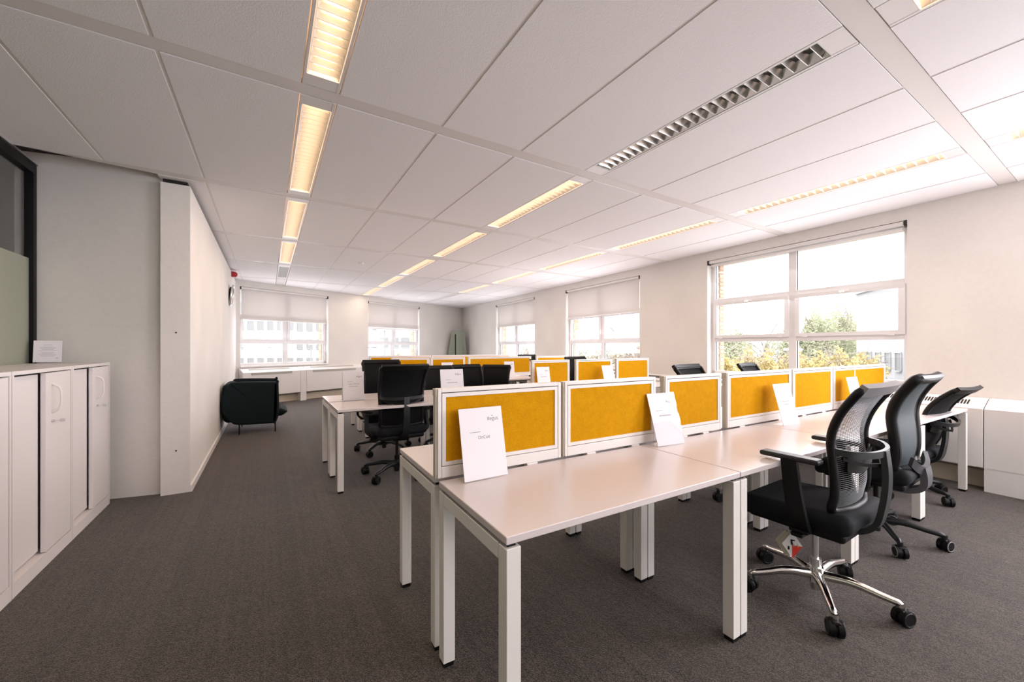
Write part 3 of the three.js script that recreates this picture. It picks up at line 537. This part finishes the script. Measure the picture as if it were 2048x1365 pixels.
{ // swing tag under the chrome-base chair
  const t = tag(group('swing_tag', 2.27, 0.355, 0.97, -1.0), 'white and red diamond-shaped swing tag hanging under the chrome-base chair', 'tag'); t.scale.setScalar(1.25);
  for (let i = 0; i < 3; i++) { const g = bx(0.062, 0.062, 0.0016, 0, 0, 0); g.rotateZ(Math.PI / 4); g.scale(0.8, 1.25, 1); g.rotateY(-0.22 * i); g.translate(-0.011 * i, -0.056, -0.006 * i); obj('card', g, i ? M(0.62, 0.58, 0.47, 0.6) : mt.paper, t); }
  const red = prism([[0.0, -0.056], [0.035, -0.056], [0.0, -0.111], [-0.0, -0.111]], 0.0009, 0.0014); obj('red_corner', red, M(0.75, 0.05, 0.03, 0.5), t);
  obj('black_mark', [bx(0.006, 0.02, 0.001, -0.006, -0.045, 0.0012).rotateZ(0.1), bx(0.014, 0.005, 0.001, 0.002, -0.036, 0.0012), bx(0.006, 0.014, 0.001, -0.012, -0.07, 0.0012)], mt.black, t);
  obj('string', tube([[0, 0, 0], [0.01, 0.02, 0], [0.03, 0.06, 0.01]], 0.0012, 8, 5), mt.black, t);
}
{ // cone-shaped black lamp head on the third bench
  const t = tag(group('desk_lamp', 4.28, DT, 6.2), 'small black desk lamp by the end of the longest third bench screen', 'desk lamp');
  obj('base', cyl(0.07, 0.075, 0.02, 0, 0.011, 0), mt.black, t); obj('stem', cyl(0.008, 0.008, 0.2, 0, 0.12, 0), mt.black, t); obj('lamp_shade', new THREE.CylinderGeometry(0.07, 0.02, 0.11, 20, 1, true).translate(0, 0.27, 0), M(0.012, 0.012, 0.012, 0.5, { side: THREE.DoubleSide }), t);
}

// ---------------------------------------------------------------- cupboards along the glass
function cupboard(d0, d1, label) {
  const t = tag(group('cupboard', -1.11, 0, d1), label, 'cupboard', 'white cupboards along the glass');
  const w = d1 - d0 - 0.003, dp = 0.455, hh = 1.166, th = 0.018;         // local z runs towards the camera: 0 .. w; local x 0 is the front
  obj('top', span(-dp, 0, hh - 0.022, hh, 0, w, 0.002), mt.cupboard, t);
  obj('carcass', [span(-dp, 0, 0.0, hh - 0.022, 0, th), span(-dp, 0, 0.0, hh - 0.022, w - th, w), span(-dp, -dp + 0.01, 0, hh - 0.022, th, w - th), span(-dp + 0.01, -0.05, 0.08, 0.095, th, w - th)], mt.cupboard, t);
  obj('plinth', span(-0.06, -0.001, 0, 0.078, th, w - th), mt.cupboard, t);
  obj('door', span(-0.05, -0.032, 0.098, hh - 0.034, w / 2 + 0.005, w - th - 0.004, 0.002), mt.cupboard, t);
  const dr = obj('door', span(-0.026, -0.002, 0.083, hh - 0.028, th + 0.006, w / 2 - 0.004, 0.002), mt.cupboard, t);
  const hz = w / 2 - 0.08;
  obj('handle', tube([[-0.004, 1.07, hz], [0.028, 1.045, hz - 0.002], [0.036, 0.98, hz - 0.003], [0.028, 0.918, hz - 0.002], [-0.004, 0.893, hz]], 0.006, 20, 8), mt.white, dr);
  obj('lock', cyl(0.009, 0.009, 0.012, 0, 0, 0, 14).rotateZ(Math.PI / 2).translate(0.003, 0.845, hz), mt.alu, dr);
  obj('key', [span(0.008, 0.03, 0.843, 0.847, hz - 0.004, hz + 0.004), bx(0.022, 0.02, 0.004, 0.042, 0.845, hz, 0.002)], mt.alu, dr);
}
cupboard(3.80, 4.53, 'white sliding-door cupboard in the corner against the alcove wall');
cupboard(3.06, 3.795, 'white sliding-door cupboard between the corner cupboard and the cut-off one');
cupboard(2.33, 3.055, 'white sliding-door cupboard next to the middle one, farthest from the alcove wall');

// ---------------------------------------------------------------- armchair by the white wall
{
  const t = tag(group('armchair', -0.58, 0, 7.02), 'dark teal upholstered armchair on thin black legs against the long white wall', 'armchair');
  const out = [[0.01, 0.54], [0.045, 0.66], [0.10, 0.745], [0.18, 0.78], [0.69, 0.765], [0.715, 0.75], [0.725, 0.70], [0.728, 0.30], [0.69, 0.15], [0.64, 0.135], [0.22, 0.15], [0.12, 0.205], [0.045, 0.30], [0.01, 0.42]];
  const sp = new THREE.Shape(new THREE.SplineCurve(out.concat([out[0]]).map(p => new THREE.Vector2(...p))).getPoints(70));
  const side = z => { const g = new THREE.ExtrudeGeometry(sp, { depth: 0.05, bevelEnabled: true, bevelSize: 0.03, bevelThickness: 0.03, bevelOffset: -0.03, bevelSegments: 4 }); g.translate(0, 0, z); return g; };
  obj('arm_side', side(-0.09), mt.teal, t); obj('arm_side', side(-0.84), mt.teal, t);
  obj('backrest', bx(0.17, 0.56, 0.72, 0.10, 0.47, -0.44, 0.07), mt.teal, t);
  const cu = new RoundedBoxGeometry(0.76, 0.2, 0.68, 6, 0.06), p = cu.attributes.position;
  for (let i = 0; i < p.count; i++) { const x = p.getX(i); if (x > 0.18) { const k = (x - 0.18) / 0.2; p.setY(i, p.getY(i) * (1 - 0.85 * Math.min(1, k * k)) + 0.01 * k); p.setX(i, x + 0.055 * k); } }
  cu.computeVertexNormals(); cu.translate(0.41, 0.275, -0.44); obj('seat_cushion', cu, mt.teal, t);
  for (const [x, z] of [[0.225, -0.06], [0.68, -0.06], [0.225, -0.78], [0.68, -0.78]]) obj('leg', cyl(0.010, 0.008, 0.17, x, 0.085, z, 10), mt.black, t);
}

// ---------------------------------------------------------------- small fittings
{
  const t = tag(group('fire_alarm', -0.588, 2.685, 9.25), 'red fire alarm sounder on the long white wall near the ceiling', 'alarm');
  obj('back_box', bx(0.05, 0.10, 0.10, 0.025, 0, 0, 0.01), mt.red, t); obj('dome', new THREE.SphereGeometry(0.05, 18, 12).scale(0.9, 1, 1).translate(0.055, 0, 0), mt.red, t);
}
{
  const t = tag(group('wall_clock', -0.588, 2.23, 8.75), 'round silver wall clock seen edge-on on the long white wall', 'clock');
  const face = cyl(0.17, 0.17, 0.006, 0, 0, 0, 36).rotateZ(Math.PI / 2).translate(0.042, 0, 0);
  obj('backplate', cyl(0.15, 0.15, 0.03, 0, 0, 0, 36).rotateZ(Math.PI / 2).translate(0.015, 0, 0), mt.black, t);
  obj('face', face, mt.white, t); obj('rim', new THREE.TorusGeometry(0.178, 0.016, 10, 44).rotateY(Math.PI / 2).translate(0.04, 0, 0), mt.alu, t);
  obj('hand', [bx(0.003, 0.11, 0.008, 0.048, 0.045, 0), bx(0.003, 0.008, 0.07, 0.048, 0, 0.025)], mt.black, t); t.rotation.z = -0.12;
}
{
  const t = tag(group('smoke_detector', 1.39, H, 7.28), 'small round smoke detector on the ceiling panel', 'detector');
  obj('housing', cyl(0.05, 0.035, 0.03, 0, -0.012, 0), mt.white, t);
}
{ // board leaning in the far corner
  const t = tag(group('leaning_board', 5.72, 0, 13.1, -0.35), 'grey-green round-topped board leaning in the far corner with a black pole', 'board');
  const s = new THREE.Shape(); s.moveTo(-0.42, 0.02); s.lineTo(-0.15, 1.78); s.quadraticCurveTo(-0.1, 1.88, 0.02, 1.88); s.quadraticCurveTo(0.15, 1.88, 0.18, 1.78); s.lineTo(0.36, 0.02); s.closePath();
  const g = new THREE.ExtrudeGeometry(s, { depth: 0.03, bevelEnabled: true, bevelSize: 0.006, bevelThickness: 0.006, bevelSegments: 2 }); g.rotateX(-0.09); obj('board', g, M(0.30, 0.34, 0.27, 0.6), t);
  const g2 = new THREE.ExtrudeGeometry(s, { depth: 0.02, bevelEnabled: false }); g2.rotateX(-0.02); g2.translate(0.14, 0, -0.12); obj('rear_leaf', g2, M(0.30, 0.34, 0.27, 0.6), t);
  obj('pole', cyl(0.018, 0.018, 1.75, 0, 0, 0, 12).translate(0, 0.875, 0).rotateX(-0.06).translate(-0.02, 0, 0.16), mt.black, t);
}

// ---------------------------------------------------------------- outside
const GY = -2.6;
structure(obj('ground', bx(260, 0.2, 260, 0, GY - 0.1, -40), M(0.32, 0.31, 0.29, 0.95)));
const at = (u, depth) => { const a = (u - 1024) / FOCAL; return [depth * (a * Math.cos(YAW) + Math.sin(YAW)), depth * (-a * Math.sin(YAW) + Math.cos(YAW))]; };
const facadeGlass = M(0.17, 0.175, 0.18, 0.2), facadeWhite = M(0.33, 0.32, 0.31, 0.85), facadeTrim = M(0.27, 0.27, 0.27, 0.6);
function building(name, x, d, turn, w, h, dep, cols, rows, pitch, ww, wh, y0, floor, label, wallMat) {
  const t = tag(group(name, x, GY, d, turn), label, 'building');
  obj('wall', bx(w, h, dep, 0, h / 2, -dep / 2), wallMat, t); obj('parapet', bx(w + 0.3, 0.3, dep + 0.3, 0, h + 0.05, -dep / 2), facadeTrim, t);
  for (let r = 0; r < rows; r++) for (let c = 0; c < cols; c++) {
    const q = obj('window', cached(`fw${ww}_${wh}`, () => merge([span(-ww / 2 - 0.05, -ww / 2, -wh / 2, wh / 2, -0.02, 0.06), span(ww / 2, ww / 2 + 0.05, -wh / 2, wh / 2, -0.02, 0.06), span(-ww / 2, ww / 2, -wh / 2 - 0.08, -wh / 2, -0.02, 0.12), span(-ww / 2, ww / 2, wh / 2, wh / 2 + 0.05, -0.02, 0.06)])), facadeTrim, t);
    q.position.set((c - (cols - 1) / 2) * pitch, y0 - GY + r * floor, 0);
    obj('pane', cached(`fp${ww}_${wh}`, () => bx(ww, wh, 0.03)), facadeGlass, q);
  }
}
building('apartment_building', ...at(590, 66), -24 * R, 34, 13, 10, 22, 4, 1.52, 0.86, 1.5, -1.25, 3.05, 'long white building with rows of small windows beyond the far windows', facadeWhite);
building('office_block', ...at(800, 60), -30 * R, 7, 9, 8, 4, 3, 1.6, 1.2, 1.4, -1.0, 3.0, 'pale office block right of the long white building', M(0.36, 0.37, 0.38, 0.6));
{
  const a = [35.4, 11.1], b = [25.5, 3.7], th = Math.atan2(a[1] - b[1], a[0] - b[0]);
  building('white_building', (a[0] + b[0]) / 2, (a[1] + b[1]) / 2, th + Math.PI, Math.hypot(a[0] - b[0], a[1] - b[1]), 7.7, 9, 10, 1, 1.2, 0.62, 1.0, 0.45, 3, 'white building with small square windows right of the yellow shrubs', M(0.27, 0.27, 0.28, 0.8));
}
function leafCloud(n, rx, ry, rz, size, hollow = 0.35) {
  const pos = [], nor = [];
  for (let i = 0; i < n; i++) {
    let x, y, z, q; do { x = rr(-1, 1); y = rr(-1, 1); z = rr(-1, 1); q = x * x + y * y + z * z; } while (q > 1 || q < hollow * rnd());
    const lump = 0.78 + 0.3 * Math.sin(x * 7 + y * 5) * Math.cos(z * 6 - y * 4); x *= rx * lump; y *= ry * lump; z *= rz * lump;
    const a = new THREE.Vector3(rr(-1, 1), rr(-1, 1), rr(-1, 1)).normalize().multiplyScalar(size), b = new THREE.Vector3(rr(-1, 1), rr(-1, 1), rr(-1, 1)).normalize().multiplyScalar(size), n3 = new THREE.Vector3().crossVectors(a, b).normalize();
    pos.push(x, y, z, x + a.x, y + a.y, z + a.z, x + b.x, y + b.y, z + b.z); for (let k = 0; k < 3; k++) nor.push(n3.x, n3.y, n3.z);
  }
  const g = new THREE.BufferGeometry(); g.setAttribute('position', new THREE.Float32BufferAttribute(pos, 3)); g.setAttribute('normal', new THREE.Float32BufferAttribute(nor, 3)); g.setAttribute('uv', new THREE.Float32BufferAttribute(new Float32Array(n * 6), 2)); return g;
}
function branches(h, spread, n, r) {
  const L = [tube([[0, 0, 0], [rr(-.1, .1), h * 0.35, rr(-.1, .1)], [rr(-.2, .2), h * 0.7, rr(-.2, .2)]], r, 8, 6)];
  for (let i = 0; i < n; i++) { const y = h * rr(0.25, 0.65), a = rr(0, 6.28), q = spread * rr(0.5, 1); const p = [Math.cos(a) * q, Math.min(h, y + h * rr(0.15, 0.4)), Math.sin(a) * q]; L.push(tube([[0, y, 0], [p[0] * 0.5, y + (p[1] - y) * 0.6, p[2] * 0.5], p], r * 0.35, 6, 4)); for (let k = 0; k < 4; k++) L.push(tube([[p[0] * 0.6, y + (p[1] - y) * 0.65, p[2] * 0.6], [p[0] * 0.8 + rr(-.5, .5), p[1] + rr(0, .4), p[2] * 0.8 + rr(-.5, .5)], [p[0] + rr(-.8, .8), p[1] + rr(0.1, .9), p[2] + rr(-.8, .8)]], r * 0.14, 4, 3)); }
  return L;
}
const leafYellow = M(0.50, 0.42, 0.20, 0.9, { side: THREE.DoubleSide, transmission: 0.3, thickness: 0 }), leafGreen = M(0.40, 0.42, 0.28, 0.9, { side: THREE.DoubleSide, transmission: 0.3, thickness: 0 }), leafPale = M(0.42, 0.39, 0.33, 0.9, { side: THREE.DoubleSide, transmission: 0.3, thickness: 0 }), bark = M(0.26, 0.22, 0.19, 0.9);
function plant(name, u, depth, topPx, rx, mat, label, cat, grp, n = 2600, size = 0.16, bare = false) {
  const [x, d] = at(u, depth), top = EYE + (695.19 - topPx) / FOCAL * depth, h = top - GY, t = tag(group(name, x, GY, d, rnd() * 6), label, cat, grp);
  obj('branches', branches(h, rx * 0.8, bare ? 16 : 7, bare ? 0.12 : 0.10), bark, t);
  if (!bare) obj('foliage', leafCloud(n, rx, h * 0.44, rx, size), mat, t).position.y = h * 0.55;
}
for (const [u, dp, top, rx] of [[1448, 15.5, 702, 1.0], [1500, 19, 696, 1.1], [1540, 15.5, 701, 1.0], [1594, 19, 695, 1.2], [1632, 15.5, 704, 1.0], [1678, 19, 693, 1.15], [1722, 21.5, 700, 1.2]]) plant('yellow_shrub', u, dp, top, rx, leafYellow, 'round yellow flowering shrub outside the wide clear window', 'shrub', 'yellow shrubs outside', 9000, 0.13);
for (const [u, dp, top, rx] of [[1460, 38, 648, 2.6], [1590, 36, 640, 2.4], [1632, 34, 606, 2.0], [1668, 36, 600, 2.2], [1702, 38, 612, 2.0]]) plant('garden_tree', u, dp, top, rx, leafGreen, 'light green spring tree standing behind the yellow shrubs', 'tree', 'trees behind the shrubs', 5000, 0.2);
plant('bare_tree', 1530, 40, 650, 3.2, null, 'bare dark tree behind the yellow shrubs', 'tree', '', 0, 0, true);
plant('bare_tree', 1275, 22, 632, 2.2, null, 'bare tree outside the half blinded window next to the wide one', 'tree', '', 0, 0, true);
for (const [u, dp, top] of [[1165, 28, 690], [1205, 22, 684], [1243, 30, 688], [1282, 23, 690], [1030, 40, 700], [1066, 33, 676], [790, 50, 700]]) plant('pale_bush', u, dp, top, u > 1100 ? 1.5 : 1.8, leafPale, u > 1100 ? 'pale dry bush outside the half blinded window next to the wide one' : u > 900 ? 'pale bush outside the window nearest the leaning board' : 'pale bush outside the farther far window', 'bush', 'pale bushes outside', 5000, 0.14);
function streetLamp(u, depth, topPx, label) {
  const [x, d] = at(u, depth), top = EYE + (695.19 - topPx) / FOCAL * depth, h = top - GY, t = tag(group('street_lamp', x, GY, d), label, 'street lamp');
  obj('pole', cyl(0.05, 0.08, h, 0, h / 2, 0, 10), M(0.2, 0.2, 0.2, 0.6), t); obj('lamp_head', [bx(0.9, 0.12, 0.3, 0.2, h, 0, 0.04)], M(0.3, 0.3, 0.3, 0.5), t);
}
streetLamp(769, 35, 661, 'tall street lamp outside the farther far window');
streetLamp(622, 48, 690, 'slim lamp post outside the far window by the armchair');
streetLamp(1581, 15, 700, 'thin dark lamp post among the yellow shrubs');
function car(u, depth, turn, paint, label) {
  const [x, d] = at(u, depth), t = tag(group('parked_car', x, GY, d, turn), label, 'car');
  obj('body', prism([[-2, 0.25], [2, 0.25], [2.05, 0.75], [1.1, 0.88], [0.6, 1.38], [-1.0, 1.42], [-1.7, 0.95], [-2.05, 0.85]], -0.82, 0.82, 0.05), paint, t);
  obj('glazing', prism([[1.0, 0.9], [0.56, 1.32], [-0.95, 1.35], [-1.5, 0.95]], -0.83, 0.83), facadeGlass, t);
  for (const a of [-1.25, 1.25]) for (const s of [-0.78, 0.78]) obj('wheel', cached('cw', () => cyl(0.32, 0.32, 0.2, 0, 0.32, 0, 16).rotateX(Math.PI / 2).translate(0, 0.32, 0.32)), mt.black, t).position.set(a, 0, s);
}
car(496, 56, -24 * R, M(0.55, 0.55, 0.55, 0.3), 'white parked car in front of the long white building');
car(578, 57, -24 * R, M(0.22, 0.14, 0.09, 0.4), 'brown parked car in front of the long white building');
car(650, 55, -24 * R, M(0.55, 0.45, 0.08, 0.4), 'yellow parked car in front of the long white building');

renderer.render(scene, camera);
